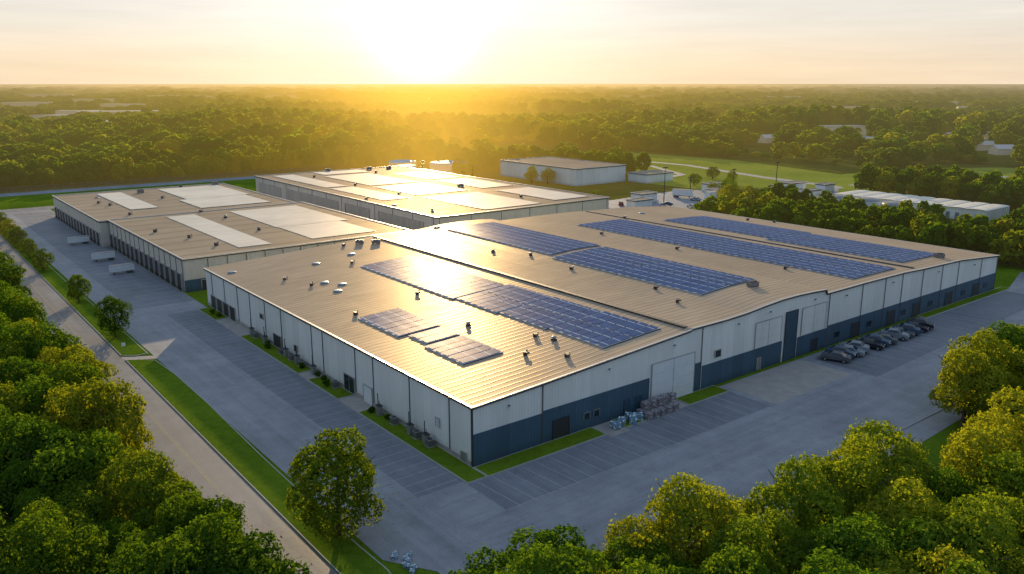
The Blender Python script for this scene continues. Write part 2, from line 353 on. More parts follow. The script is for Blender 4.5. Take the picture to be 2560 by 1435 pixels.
for i,x in enumerate((87,93,99,107,113,118,125,133,141,147,153)): door(W,x,x+(3 if i%2 else 1.6),0,.1 if i%2 else 1.4,3.2 if i%2 else 2.5,m_dark if i%2 else m_glass,win=not i%2,name='dock_door' if i%2 else 'window',frame=m_navy)
for y0,y1,z0,z1,mt,nm in ((33.5,37,.1,2.9,m_glass,'window'),(27.5,30.2,.05,2.9,m_white,'door'),(63.5,67,.1,2.6,m_dark,'door'),(72,73.4,4.2,5.2,m_dark,'wall_vent'),(1.5,2.6,.2,1.5,m_metal,'hatch'),(88,91,.05,3.0,m_dark,'dock_door'),(92,95,.05,3.0,m_dark,'dock_door'),(96,99,.05,3.0,m_dark,'dock_door'),(100,103,.05,3.0,m_dark,'dock_door'),(8,8.8,3,4.3,m_white,'window'),(56,57.2,1.5,2.7,m_glass,'window')):
    door(W,y0,y1,0,z0,z1,mt,axis='y',win=nm=='window',name=nm,leaves=2 if nm=='window' else 1)
b=MB(); b.box(-.15,.15,-.35,0,-.08,.08,0); b.box(-.2,.2,-.5,-.35,-.12,.1,1); lampm=b.mesh('wall_lamp',[m_dark,m_white])
for x in (6,25,39.5,56,65,79,90,108,128,146): O('wall_lamp',lampm,W,(x,-.1,roofz(x)-1.6))
util=MB(); util.box(-.5,.5,-.35,.35,0,1.5,0); util.box(-.55,.55,-.4,.4,1.5,1.58,1); util.cyl((.3,0,1.5),(.3,0,3.4),.07,.07,8,1); util.cyl((-.25,.1,1.5),(-.25,.1,2.4),.05,.05,8,1); util.box(-.3,.3,-.38,-.35,.4,1.2,1)
ume=util.mesh('utility_cabinet',[m_metal,m_dark])
ac=MB(); ac.box(-.55,.55,-.45,.45,.08,1.1,0); ac.cyl((0,0,1.1),(0,0,1.16),.38,.38,16,1); ac.box(-.6,.6,-.5,.5,0,.08,2)
for i in range(7): ac.box(-.56,.56,-.47,.47,.2+i*.12,.24+i*.12,1)
ame=ac.mesh('air_conditioner',[m_metal,m_dark,m_conc])
for i,y in enumerate((10,12.5,14.3,19,23.5,38.5,47,52,54,56.5,59,61,69,74,76,9)):
    me=(ume,ame)[i%2]; O('utility_cabinet' if i%2==0 else 'air_conditioner',me,None,(-1.1,y,.14),math.pi/2,label='grey utility cabinet with pipes beside the long wall' if i%2==0 else 'grey outdoor air conditioner unit beside the long wall',cat='utility cabinet' if i%2==0 else 'air conditioner',group='service equipment along the wall')
def crown_mesh(seed,R,z0,H,nleaf,ls,nl=18,name='crown'):
    g=np.random.default_rng(seed)
    L=[];
    zc=z0+(H-z0)*.5; hz=(H-z0)*.5
    while len(L)<nl:
        d=g.normal(size=3); d/=np.linalg.norm(d); q=g.uniform(.3,.84)
        r=R*g.uniform(.18,.38)
        shape=1-.25*max(0,d[2])
        c=np.array([d[0]*q*R*shape,d[1]*q*R*shape,zc+d[2]*q*hz])
        L.append((c,r))
    L.append((np.array([0,0,zc]),R*.6))
    C=np.array([l[0] for l in L]); Rr=np.array([l[1] for l in L])
    pw=Rr**2/np.sum(Rr**2); idx=g.choice(len(L),size=int(nleaf*1.8),p=pw)
    d=g.normal(size=(len(idx),3)); d/=np.linalg.norm(d,axis=1)[:,None]; d[:,2]=np.where(g.random(len(idx))<.55,np.abs(d[:,2]),d[:,2])
    rad=Rr[idx]*(g.uniform(.74,1.0,len(idx))**.5*1.0+g.exponential(.07,len(idx)))
    lump=1+.16*np.sin(d[:,0]*7+idx)*np.sin(d[:,1]*6+idx*2)*1.0
    P=C[idx]+d*(rad*lump)[:,None]
    dist=np.linalg.norm(P[:,None,:]-C[None],axis=2)/Rr[None]; dist[np.arange(len(idx)),idx]=9
    keep=((dist.min(axis=1)>.80)|(g.random(len(idx))<.05))&(P[:,2]>z0*.3)
    P=P[keep][:nleaf]; d=d[keep][:nleaf]; ii=idx[keep][:nleaf]; n=len(P)
    nrm=d+g.normal(size=(n,3))*.5; nrm/=np.linalg.norm(nrm,axis=1)[:,None]
    t=np.cross(nrm,g.normal(size=(n,3))); t/=np.linalg.norm(t,axis=1)[:,None]; bt=np.cross(nrm,t)
    s=(ls*g.uniform(.55,1.4,n))[:,None]
    V=np.empty((n,4,3)); V[:,0]=P-t*s; V[:,1]=P-bt*s*.65+nrm*s*.12; V[:,2]=P+t*s; V[:,3]=P+bt*s*.65+nrm*s*.12
    me=bpy.data.meshes.new(name); me.vertices.add(n*4); me.vertices.foreach_set('co',V.reshape(-1))
    me.loops.add(n*4); me.loops.foreach_set('vertex_index',np.arange(n*4,dtype=np.int32)); me.polygons.add(n); me.polygons.foreach_set('loop_start',np.arange(0,n*4,4,dtype=np.int32)); me.polygons.foreach_set('loop_total',np.full(n,4,dtype=np.int32))
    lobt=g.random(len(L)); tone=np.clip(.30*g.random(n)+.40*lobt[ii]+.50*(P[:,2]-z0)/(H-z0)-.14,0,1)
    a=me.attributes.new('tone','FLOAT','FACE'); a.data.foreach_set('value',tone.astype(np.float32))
    me.materials.append(m_leaf); me.update(calc_edges=True); return me
shm=[crown_mesh(70+i,.8,.0,1.1,380,.13,7,'shrub') for i in range(2)]
for i,y in enumerate((21,25,40,43,51,66,68,94,97,45.5)): O('shrub',shm[i%2],None,(-1.0-(i%3)*.5,y,.12),i,label='small green shrub planted beside the long wall',cat='shrub',group='shrubs along the walls',scale=(.8+.1*(i%3),)*3)

# ---------------------------------------------------------------- roof items
def solar(x0,x1,y0,y1,pitch=2.1,lift=.25,gap=.32,secs=1,zf=roofz,mat=m_pv,fr=m_pvf,lab='blue solar panel array on the metal roof',nm='solar_array',tilt=.06):
    e=E(nm,((x0+x1)/2,(y0+y1)/2,zf((x0+x1)/2)+.1),lab,'solar panels' if nm=='solar_array' else 'roof panels','roof panel arrays')
    cx,cy,cz=e.location; b=MB(); f=MB(); n=max(1,int((y1-y0)/pitch)); ww=(x1-x0)/secs
    for s in range(secs):
        a=x0+s*ww+.12; c=x0+(s+1)*ww-.12; ns=4
        for k in range(ns):
            p=a-.2+(c-a+.4)*k/ns; q=a-.2+(c-a+.4)*(k+1)/ns; zp=zf(p)+lift-cz-.08; zq=zf(q)+lift-cz-.08
            b.poly([(p-cx,y0-cy-.2,zp),(q-cx,y0-cy-.2,zq),(q-cx,y1-cy+.1,zq),(p-cx,y1-cy+.1,zp)],1)
            b.poly([(p-cx,y0-cy-.2,zp-.16),(q-cx,y0-cy-.2,zq-.16),(q-cx,y0-cy-.2,zq),(p-cx,y0-cy-.2,zp)],2)
        for i in range(n):
            ya=y0+i*(y1-y0)/n; yb=ya+(y1-y0)/n-gap; off=[random.uniform(-.09,.09) for _ in range(ns+1)]
            for k in range(ns):
                p=a+(c-a)*k/ns; q=a+(c-a)*(k+1)/ns; zp=zf(p)+lift-cz; zq=zf(q)+lift-cz; o0,o1=off[k],off[k+1]
                b.poly([(p-cx,ya-cy+o0,zp),(q-cx,ya-cy+o1,zq),(q-cx,yb-cy+o1,zq+tilt),(p-cx,yb-cy+o0,zp+tilt)])
    nr=6
    for yy in (y0,(y0+y1)/2,y1-.2):
        for k in range(nr):
            p=x0+(x1-x0)*k/nr; q=x0+(x1-x0)*(k+1)/nr; zp=zf(p)-cz+.02; zq=zf(q)-cz+.02; u=lift*.45
            f.poly([(p-cx,yy-cy,zp),(q-cx,yy-cy,zq),(q-cx,yy-cy,zq+u),(p-cx,yy-cy,zp+u)]); f.poly([(p-cx,yy-cy,zp+u),(q-cx,yy-cy,zq+u),(q-cx,yy-cy+.1,zq+u),(p-cx,yy-cy+.1,zp+u)])
    for xx in (x0,x1-.1): zz=zf(xx)-cz; f.box(xx-cx,xx-cx+.1,y0-cy,y1-cy,zz+.015,zz+lift*.44)
    O('panel_row',b.mesh('panel_row',[mat,fr,m_dark]),e); O('mounting_frame',f.mesh('mounting_frame',fr),e)
    return e
solar(7.2,15.5,31.5,45.5); solar(8.8,15.2,25.2,30.6); solar(7.8,15.2,13.5,24.2)
solar(25.8,38.6,43,79.5,secs=1); solar(26.5,39.5,30,42.6,secs=2); solar(27,39.8,17,29.6,secs=2); solar(27.5,40.2,3.8,16.6,secs=2)
solar(62,77.5,56.5,99,secs=1); solar(60.5,77,34,54.2,secs=2); solar(60.5,77,12,33.6,secs=2)
solar(97,114,3,45,secs=2); solar(97.2,114.5,45.4,86,secs=2)
solar(122.5,141.5,6,42,secs=2); solar(125,144,42.4,79,secs=2)
k=MB(); k.box(-.5,.5,-.5,.5,0,.5,1); k.cyl((0,0,.5),(0,0,.9),.42,.5,14,0); k.dome((0,0,.9),.62,.32,14,4,0); fan=k.mesh('exhaust_fan',[m_metal,m_dark])
k=MB(); k.box(-.45,.45,-.3,.3,0,1.1,0); k.box(-.45,.45,-.9,-.3,.75,1.1,0); k.box(-.4,.4,-.92,-.9,.6,.75,1); k.cyl((.8,.2,0),(.8,.2,1.2),.13,.13,8,1); k.cyl((.8,.2,1.2),(.8,-.2,1.35),.13,.13,8,1); goose=k.mesh('roof_vent',[m_dark,m_metal])
k=MB(); k.cyl((0,0,0),(0,0,.25),.95,.95,16,1); k.dome((0,0,.25),1.0,.3,16,4,0); dome=k.mesh('skylight_dome',[m_tarp,m_metal])
k=MB(); k.box(-1.3,1.3,-.9,.9,.25,1.5,0); k.box(-1.35,1.35,-.95,.95,1.5,1.58,1); k.cyl((-.5,0,1.58),(-.5,0,1.75),.5,.5,14,1); k.cyl((.6,0,1.58),(.6,0,1.75),.5,.5,14,1); k.box(-1.2,-1,-.8,.8,0,.25,1); k.box(1,1.2,-.8,.8,0,.25,1)
for i in range(6): k.box(-1.31,1.31,-.91,.91,.4+i*.16,.45+i*.16,1)
hvac=k.mesh('rooftop_unit',[m_metal,m_dark])
V=[(20,90,'d'),(30,92,'d'),(26,84,'g'),(37,101,'h'),(33,102,'g'),(40,98,'h'),(11,73,'g'),(9,82,'g'),(14,73,'d'),(13,65,'d'),(16,69,'d'),(8,48,'g'),(23,51,'g'),(19,28,'f'),(23.5,15.5,'g'),(24.5,12,'f'),(17,10,'g'),(21,5,'g'),(62,104,'d'),(55,69,'f'),(93,72,'g'),(57,44,'g'),(58,21,'g'),(93,46,'g'),(94.5,17,'g'),(72,9,'h'),(137,4.2,'h'),(59,60,'f'),(152,69,'g'),(157,63,'g'),(131,93,'d'),(3,97,'d'),(54,12,'g'),(118,88,'g')]
VM_={'d':('skylight_dome',dome,'low round teal skylight dome on the roof','skylight'),'g':('roof_vent',goose,'dark boxy gooseneck vent with pipe on the roof','roof vent'),'f':('exhaust_fan',fan,'grey mushroom exhaust fan on the roof','roof fan'),'h':('rooftop_unit',hvac,'grey louvred air handling unit on the roof','air handling unit')}
for x,y,t in V:
    n,me,l,c=VM_[t]; s={'d':.95,'g':.68,'f':.75,'h':.75}[t]; O(n,me,None,(x,y,roofz(x)+.01),random.uniform(-.6,.6),label=l,cat=c,group='vents and units on the roofs',scale=(s,s,s*(.6 if t=='d' else .8)))

# ---------------------------------------------------------------- rear warehouses
def shed(name,x0,x1,y0,y1,h,label,wm=m_wall2,rm=m_roof2,root=None,cat='warehouse'):
    e=root or E(name,(x0,y0,0),label,cat); ox,oy=e.location[0],e.location[1]
    b=MB(); b.box(x0-ox,x1-ox,y0-oy,y1-oy,0,h-.25); O('wall',b.mesh('wall',wm),e)
    b=MB(); b.box(x0-.3-ox,x1+.3-ox,y0-.3-oy,y1+.3-oy,h-.245,h,1); b.box(x0-ox,x1-ox,y0-oy,y1-oy,h+.001,h+.05,0)
    for a,c,d,f in ((x0-.3,x1+.3,y0-.3,y0+.05),(x0-.3,x1+.3,y1-.05,y1+.3),(x0-.3,x0+.05,y0+.05,y1-.05),(x1-.05,x1+.3,y0+.05,y1-.05)): b.box(a-ox,c-ox,d-oy,f-oy,h+.002,h+.3,2)
    O('roof',b.mesh('roof',[rm,m_dark,m_trim]),e); return e
B2=shed('warehouse',-.5,64,121,196,8.2,'long flat beige warehouse with row of dock doors')
shed('warehouse',-3,62,196.3,273,8.0,'',root=B2)
dm=MB(); dm.box(-.28,0,-1.6,1.6,.9,4.2,0); dm.box(-.4,0,-1.85,-1.6,.0,4.5,1); dm.box(-.4,0,1.6,1.85,.0,4.5,1); dm.box(-.4,0,-1.6,1.6,4.2,4.5,1); dm.box(-.5,0,-1.6,1.6,.3,.9,2)
for i in range(6): dm.box(-.3,-.28,-1.6,1.6,1.2+i*.5,1.24+i*.5,2)
dme=dm.mesh('dock_door',[m_dark,m_trim,m_rub])
for i in range(15): O('dock_door',dme,B2,(-.02,3.5+i*4.9,0))
for i in range(15): O('dock_door',dme,B2,(-2.52,78.5+i*4.9,0))
b=MB(); b.box(-.1,64.6,-.1,-.003,.0,3.0); O('lower_cladding',b.mesh('lower_cladding',m_band),B2)
for i in range(16): pipe(B2,-.01,i*4.9+1,'y',7.9)
for i in range(1,14): pipe(B2,i*4.9+1,-.11,'x',7.9)
door(B2,4,6,0,.05,2.6,m_dark)
B3=shed('warehouse',84,161,138,292,8.0,'large flat beige warehouse with pale roof sheets')
def louv(x,y0,y1):
    b=MB(); b.box(-.15,-.005,y0,y1,1.5,5.6,1)
    n=int((y1-y0)/.8)
    for i in range(n): b.box(-.3,-.16,y0+i*.8,y0+i*.8+.45,1.5,5.6,0)
    O('louver_bank',b.mesh('louver_bank',[m_wall2,m_dark]),B3)
louv(0,70,118); louv(0,45,64); louv(0,8,38); louv(0,125,150)
for i in range(12): pipe(B3,-.01,i*13+2,'y',7.7)
for i in range(7): pipe(B3,i*12.5+1,-.01,'x',7.7)
z2=lambda x:8.25
z3=lambda x:8.1
P2='pale cream roof panel field on the flat roof'
for (a,c,d,f,zf) in ((11,20,216,267,z3),(31,56,205,230,z3),(34,58,230.5,268,z3),(15.5,24.5,127,191,z2),(36,56,127,150,z2),(35.5,59,150.5,190,z2),(90,100,231,286,z3),(90,101,183,227,z3),(108,131,226,270,z3),(107,132,188,221,z3),(106,131,142,181,z3),(140,157,145,181,z3),(140,156,190,225,z3),(140,156,230,262,z3),(111,135,276,289,z3)):
    solar(a,c,d,f,3.2,.14,.12,1,zf,m_roofB,m_trim,P2,'roof_panel_field',.04)
for x,y,t in ((8,232,'g'),(6,240,'g'),(9,256,'d'),(8,205,'g'),(28,196,'g'),(30,178,'f'),(10,150,'g'),(12,134,'g'),(28,240,'g'),(26,262,'h'),(58,270,'h'),(44,271,'g'),(30,150,'f'),(5,165,'g'),(104,232,'g'),(104,196,'g'),(86.5,190,'g'),(87,170,'d'),(136,200,'h'),(136,160,'g'),(104,272,'g'),(90,150,'f'),(150,284,'h'),(140,286,'h'),(136,272,'g'),(120,290.5,'h')):
    n,me,l,c=VM_[t]; O(n,me,None,(x,y,8.26 if 121<y<196 and x<65 else 8.06),random.uniform(-.5,.5),label=l,cat=c,group='vents and units on the roofs',scale=(.85,.85,.8))
shed('storage_building',220,255,221,283,8.4,'white flat-roofed storage building beside a meadow',m_wall,m_roof2,cat='building')
shed('annex',256,276,207,220,4.5,'low white annex building beside a storage building',m_wall,m_roof2,cat='building')
for x,y,r,h in ((190,338,8,5.5),(207,316,10.5,5.5),(180,318,6,5)):
    e=E('storage_tank',(x,y,0),'low round white storage tank with shallow roof','tank','round storage tanks')
    b=MB(); b.cyl((0,0,0),(0,0,h),r,r,28); O('shell',b.mesh('shell',m_far),e)
    b=MB(); b.dome((0,0,h+.01),r+.2,.9,28,4); O('roof',b.mesh('roof',m_roofB),e)
e=E('storage_shed',(264,46,0),'long low white storage shed with shallow bays','shed')
b=MB(); NB=9; bw=6.9
for i in range(NB):
    y=i*bw
    for q in range(4):
        t0=math.pi*q/4; t1=math.pi*(q+1)/4; hw=bw/2; 
        p=[(y+hw-(hw-.05)*math.cos(t),4.4+.3*math.sin(t)) for t in (t0,t1)]
        b.poly([(-.5,p[0][0],p[0][1]),(-.5,p[1][0],p[1][1]),(20,p[1][0],p[1][1]),(20,p[0][0],p[0][1])])
O('roof',b.mesh('roof',m_roofB),e)
b=MB(); b.box(.1,19.9,0,NB*bw,0,4.4)
for i in range(NB):
    y=i*bw; b.poly([(.05,y+bw/2-(bw/2-.1)*math.cos(math.pi*q/4),4.4+.26*math.sin(math.pi*q/4)) for q in range(5)])
O('wall',b.mesh('wall',m_wall),e)
for i in range(17):
    b=MB(); b.box(-.06,.05,-.7,.7,.1,2.6); O('door',b.mesh('door',m_metal),e,(0.0,3.45+i*bw/2,0))
for x,y,r,h in ((252,97,4,5),(253,86,4.5,5),(253,75,4.5,4.6)):
    e=E('storage_tank',(x,y,0),'low round white storage tank beside a shed','tank','round storage tanks')
    b=MB(); b.cyl((0,0,0),(0,0,h),r,r,24); O('shell',b.mesh('shell',m_white),e)
    b=MB(); b.dome((0,0,h+.01),r+.15,1.,24,4); O('roof',b.mesh('roof',m_metal),e)
for x0,x1,y0,y1,h in ((228,250,104,110,4.5),(262,272,128,133,4),(284,296,141,147,4),(240,252,150,156,3.5),(252,260,163,168,4),(270,276,136,140,3),(222,230,126,131,3.5),(296,304,131,136,3.5),(200,210,158,164,4),(186,196,148,153,3.5),(276,283,125,129,3)):
    shed('shed',x0,x1,y0,y1,h,'low white shed in the service yard',m_wall,m_roof2,cat='shed')
# ---------------------------------------------------------------- vehicles
def carparts(col,nm):
    body=simple('car paint '+nm,col,.25,.3,.05)
    prof=[(-2.2,.38),(-2.27,.7),(-2.1,.95),(-1.5,1.02),(-.85,1.42),(.45,1.46),(1.15,1.02),(2.0,.88),(2.27,.65),(2.2,.38)]
    wd=lambda z:.9 if z<1.1 else .66
    b=MB(); n=len(prof)
    for sgn in (1,-1): 
        pts=[(x,sgn*wd(z),z) for x,z in prof]; 
        low=[p for p in pts if p[2]<1.1]; b.poly(low if sgn>0 else low[::-1])
        up=[pts[3],pts[4],pts[5],pts[6]]; b.poly(up if sgn<0 else up[::-1])
    for i in range(n-1):
        (x0,z0),(x1,z1)=prof[i],prof[i+1]; b.poly([(x0,-wd(z0),z0),(x1,-wd(z1),z1),(x1,wd(z1),z1),(x0,wd(z0),z0)])
    bm=b.mesh('body',body)
    g=MB()
    g.poly([(-1.42,-.86,1.06),(-.9,-.68,1.38),(-.9,.68,1.38),(-1.42,.86,1.06)]) ; g.poly([(.52,-.68,1.43),(1.1,-.86,1.07),(1.1,.86,1.07),(.52,.68,1.43)])
    for i in range(len(g.v)): g.v[i]=(g.v[i][0]+(.03 if g.v[i][0]>0 else -.03),g.v[i][1],g.v[i][2]+.02)
    for sg in (1,-1): g.poly([(-1.25,sg*.9,1.06),(.95,sg*.9,1.06),(.4,sg*.7,1.4),(-.8,sg*.7,1.38)])
    gm=g.mesh('window',m_glass)
    return bm,gm
wh=MB(); wh.cyl((0,-.11,0),(0,.11,0),.33,.33,14,0); wh.cyl((0,-.12,0),(0,.12,0),.18,.18,10,1); whm=wh.mesh('wheel',[m_rub,m_metal])
hl=MB(); hl.box(-.04,.04,-.18,.18,-.07,.07); hlm=hl.mesh('headlight',m_white)
cars=[]
for col,nm,lb in (((.30,.33,.37),'silver','silver'),((.03,.035,.045),'black','black'),((.06,.11,.18),'blue','dark blue'),((.6,.62,.64),'white','white'),((.12,.135,.15),'grey','dark grey'),((.25,.03,.03),'red','red')):
    bm,gm=carparts(col,nm); cars.append((bm,gm,lb))
def car(i,x,y,rz,z=.02,grp='cars parked along the wall',s=1.,sz=1.):
    bm,gm,lb=cars[i]; e=E('parked_car',(x,y,z),lb+' car parked on the asphalt lot','car',grp,rz,(s,s,s*sz))
    O('body',bm,e); O('window',gm,e)
    for sx in (-1.35,1.38):
        for sy in (-.82,.82): O('wheel',whm,e,(sx,sy,.33))
    for sy in (-.62,.62): O('headlight',hlm,e,(2.23,sy,.68))
for i,x in enumerate((78.3,80.9,83.4,85.9,90.3,92.9,95.6,99.8,102.4,105,108.6,111.2)):
    car([4,2,0,0,1,2,4,0,4,2,1,1][i],x,-5.4+random.uniform(-.4,.4),math.radians(90+24+random.uniform(-3,3))+ (math.pi if i%3 else 0),s=1.2,sz=1.2 if i%2 else 1)
k=0
for x,y in ((276,146),(279,148),(283,150),(287,153),(272,143),(291,156),(268,150),(271,153),(275,156),(245,134),(240,131),(232,128),(226,150),(215,165),(205,148),(208,137),(196,142),(190,160),(262,142),(258,139),(254,146),(248,160),(266,158),(236,140),(222,122)):
    car(k%6,x,y,random.uniform(0,3),grp='cars in the distant yard',s=1.1); k+=1
def trailer(x,y,s,rz=0,grp='trailers at the dock'):
    e=E('box_trailer',(x,y,.02),'white box trailer parked near the dock doors' if grp[-4:]=='dock' else 'white box trailer parked in the service yard','trailer',grp,rz,(s,s,s))
    b=MB(); b.box(-4.5,4.5,-1.25,1.25,1.1,3.7,0); b.box(-4.55,4.55,-1.3,1.3,1.0,1.12,1); b.box(-4.52,4.52,-1.28,1.28,3.62,3.74,1)
    for i in range(12): b.box(-4.3+i*.75,-4.26+i*.75,-1.28,1.28,1.15,3.6,1)
    O('cargo_box',b.mesh('cargo_box',[m_white,m_metal]),e)
    b=MB(); b.box(-4.4,4.2,-.5,.5,.75,1.0); b.box(-3.2,-3,-.6,-.5,.02,.9); b.box(-3.2,-3,.5,.6,.02,.9); O('chassis',b.mesh('chassis',m_dark),e)
    w=MB(); w.cyl((0,-.15,0),(0,.15,0),.48,.48,14,0); w.cyl((0,-.16,0),(0,.16,0),.25,.25,10,1); wm=w.mesh('wheel',[m_rub,m_metal])
    for sx in (2.4,3.5):
        for sy in (-1.02,1.02): O('wheel',wm,e,(sx,sy,.48))
for x,y in ((-7.8,206),(-7.5,174),(-7.5,153)): trailer(x,y,.66,.06)
for x,y,r in ((258,130,.6),(262,133.5,.6),(233,147,.2),(294,150,1.2),(229,160,2.)): trailer(x,y,1,r,'trailers in the service yard')
def lump(name,mats,sx,sy,sz,seed):
    r=random.Random(seed)
    import bmesh
    bm=bmesh.new(); bmesh.ops.create_cube(bm,size=1); bmesh.ops.subdivide_edges(bm,edges=bm.edges[:],cuts=4,use_grid_fill=True)
    for v in bm.verts:
        v.co.x*=sx*(1+r.uniform(-.12,.12)); v.co.y*=sy*(1+r.uniform(-.12,.12)); v.co.z=(v.co.z+.5)*sz*(1+r.uniform(-.1,.05))
    me=bpy.data.meshes.new(name); bm.to_mesh(me); bm.free()
    for m in mats: me.materials.append(m)
    for p in me.polygons: p.material_index=r.choice([0,0,0,0,1])
    return me
bales=[lump('bale',[m_bale,m_trim],1.3,1.1,1.0,i) for i in range(3)]; bund=[lump('bundle',[m_tarp,m_white],1.6,1.3,1.0,i+9) for i in range(2)]
for i in range(15):
    lv=0 if i<10 else 1; kx=i if i<10 else i-10+.5
    O('scrap_bale',bales[i%3],None,(30.8+(kx%5)*1.45+lv*.3,-1.7-(kx//5)*1.4+lv*.2,.04+lv*1.0),random.uniform(-.35,.35),label='wrapped bale of mixed scrap stacked by the wall',cat='bale',group='scrap bales by the wall')
for x,y in ((24.2,-2.6),(25.8,-2.2),(27.6,-2.9),(29.2,-2.4),(28.2,-1.6)):
    O('wrapped_bundle',bund[int(x)%2],None,(x,y,.14),random.uniform(0,3),label='blue plastic wrapped bundle on the ground by the wall',cat='bundle',group='wrapped bundles by the wall',scale=(.85,.85,.9))
for i in range(9):
    O('rubble_sack',bund[i%2],None,(-18.7+random.uniform(-.9,.9),-16+i*.5,.01),random.uniform(0,3),label='pale rubble sack dumped at the kerb end',cat='sack',group='sacks dumped at the kerb',scale=(.4,.4,.35))
def pole(x,y,h,lab='tall lattice floodlight pole in the service yard'):
    e=E('floodlight_pole',(x,y,0),lab,'light pole','poles in the yard')
    b=MB(); b.cyl((0,0,0),(0,0,h),.22,.1,8); O('shaft',b.mesh('shaft',m_dark),e)
    b=MB()
    for k in range(3): b.box(-1.4,1.4,-.1,.1,h-.3-k*1.2,h-.15-k*1.2)
    for k in range(4): b.box(-1.3+k*.8,-1.0+k*.8,-.3,.05,h-.1,h+.25)
    O('crossarm',b.mesh('crossarm',m_dark),e)
for x,y,h in ((211,155,15),(314,170,10),(285,175,8),(180,300,9),(240,165,8)): pole(x,y,h)
b=MB()
for z in (.3,1.2,2.3): b.box(-18,161,367.02,367.08,z,z+.07)
for i in range(179): b.box(-18+i,-17.96+i,367.03,367.06,0,2.3)
O('fence',b.mesh('fence',m_metal),None,label='long grey metal fence along the back road',cat='fence')
e=E('radio_mast',(866,1098,0),'thin lattice radio mast rising above the forest','mast'); b=MB(); b.cyl((0,0,0),(0,0,45),.8,.35,6); O('shaft',b.mesh('shaft',m_farroof),e)
e=E('road_sign',(-24.6,79.6,.0),'small pale road sign at the driveway kerb','sign'); b=MB(); b.cyl((0,0,0),(0,0,2.2),.04,.04,8); O('post',b.mesh('post',m_metal),e); b=MB(); b.box(-.35,.35,-.06,-.04,1.6,2.3); O('plate',b.mesh('plate',m_white),e)

# ---------------------------------------------------------------- distant buildings
FARB=[]
def farpos(px,d): 
    a=(px-1280)/2059/1.03; v=FW+RT*a; return CAM.x+v[0]*d,CAM.y+v[1]*d
rr=random.Random(5)
fl=[(240,900,120,45,10),(330,1230,150,50,10),(190,1280,60,30,9),(430,1250,80,30,9),(110,2600,150,50,16),(60,1700,90,40,12),(440,2300,200,60,16),(600,1500,60,30,9),(2200,1330,70,40,10),(2110,820,45,20,9),(2060,760,16,12,7),(2320,620,14,10,7),(2480,640,16,12,7),(2270,760,14,11,7),(2530,600,14,11,7),(2430,900,18,12,7),(1600,2400,120,40,14),(1080,2100,90,30,12),(1500,1600,30,20,9),(1760,1400,25,18,8),(1900,1900,60,30,10),(2350,1800,80,40,11),(2000,1100,18,14,7),(2450,1200,30,20,8),(800,2000,50,25,10),(240,2000,120,40,13),(2180,700,13,10,6.5),(2395,760,13,10,6.5),(2500,760,14,11,7),(1820,900,14,11,7),(1700,1100,16,12,7),(2330,980,26,14,8),(2120,1500,60,24,9),(1960,2400,120,40,13),(2520,1000,26,16,8),(700,2600,90,40,14),(1400,3000,120,50,15),(1250,1900,40,20,10),(2370,680,13,10,6.5),(2230,900,14,11,7),(1930,720,14,11,7),(300,1600,90,36,11),(120,1100,50,24,9),(2440,1500,50,24,9),(1880,1250,30,18,9)]
for px,d,w,dp,h in fl:
    x,y=farpos(px,d); big=w>24; rz=-HEAD+rr.uniform(-.5,.5); FARB.append((x,y,w,dp,d))
    e=E('distant_warehouse' if big else 'house',(x,y,-.04),'pale flat-roofed warehouse among the trees' if big else 'small pale house with pitched roof among trees','warehouse' if big else 'house',None if big else 'houses among the trees',rz)
    if big:
        b=MB(); b.box(-w/2,w/2,-dp/2,dp/2,0,h); O('wall',b.mesh('wall',m_far),e); b=MB(); b.box(-w/2-.4,w/2+.4,-dp/2-.4,dp/2+.4,h+.01,h+.6); O('roof',b.mesh('roof',m_farroof),e)
    else:
        b=MB(); b.box(-w/2,w/2,-dp/2,dp/2,0,h-2.5); b.poly([(-w/2,-dp/2,h-2.5),(-w/2,dp/2,h-2.5),(-w/2,0,h)]); b.poly([(w/2,-dp/2,h-2.5),(w/2,0,h),(w/2,dp/2,h-2.5)]); O('wall',b.mesh('wall',m_far),e)
        b=MB(); b.poly([(-w/2-.5,-dp/2-.5,h-2.8),(w/2+.5,-dp/2-.5,h-2.8),(w/2+.5,0,h+.1),(-w/2-.5,0,h+.1)]); b.poly([(-w/2-.5,0,h+.1),(w/2+.5,0,h+.1),(w/2+.5,dp/2+.5,h-2.8),(-w/2-.5,dp/2+.5,h-2.8)]); O('roof',b.mesh('roof',m_farroof),e)
# ---------------------------------------------------------------- trees
def trunk_mesh(seed,H,z0,R):
    r=random.Random(seed); b=MB(); p=Vector((0,0,-.1)); rad=.32
    top=H*.7; n=5; pts=[p]
    for i in range(n):
        q=Vector((r.uniform(-.15,.15)*i,r.uniform(-.15,.15)*i,(i+1)/n*top)); b.cyl(p,q,rad,rad*.78,8,0,False); p=q; rad*=.78; pts.append(p)
    for i in range(7):
        s=pts[r.randint(1,4)]; a=r.uniform(0,6.28); L=R*r.uniform(.5,.8); q=s+Vector((math.cos(a)*L,math.sin(a)*L,L*r.uniform(.5,.9))); m=(s+q)/2+Vector((0,0,-.2))
        b.cyl(s,m,.13,.09,6,0,False); b.cyl(m,q,.09,.03,6,0,False)
    return b.mesh('trunk',m_bark)
HI=[(crown_mesh(10+i,5.0,.3,11.,13000,.175,40+5*i),trunk_mesh(i,11,2.2,5)) for i in range(6)]
LO=[(crown_mesh(40+i,5.0,1.2,10.5,600,.75,13+i),trunk_mesh(9+i,10,2,5)) for i in range(4)]
def inrect(x,y,a,c,d,f): return (x>a)&(x<c)&(y>d)&(y<f)
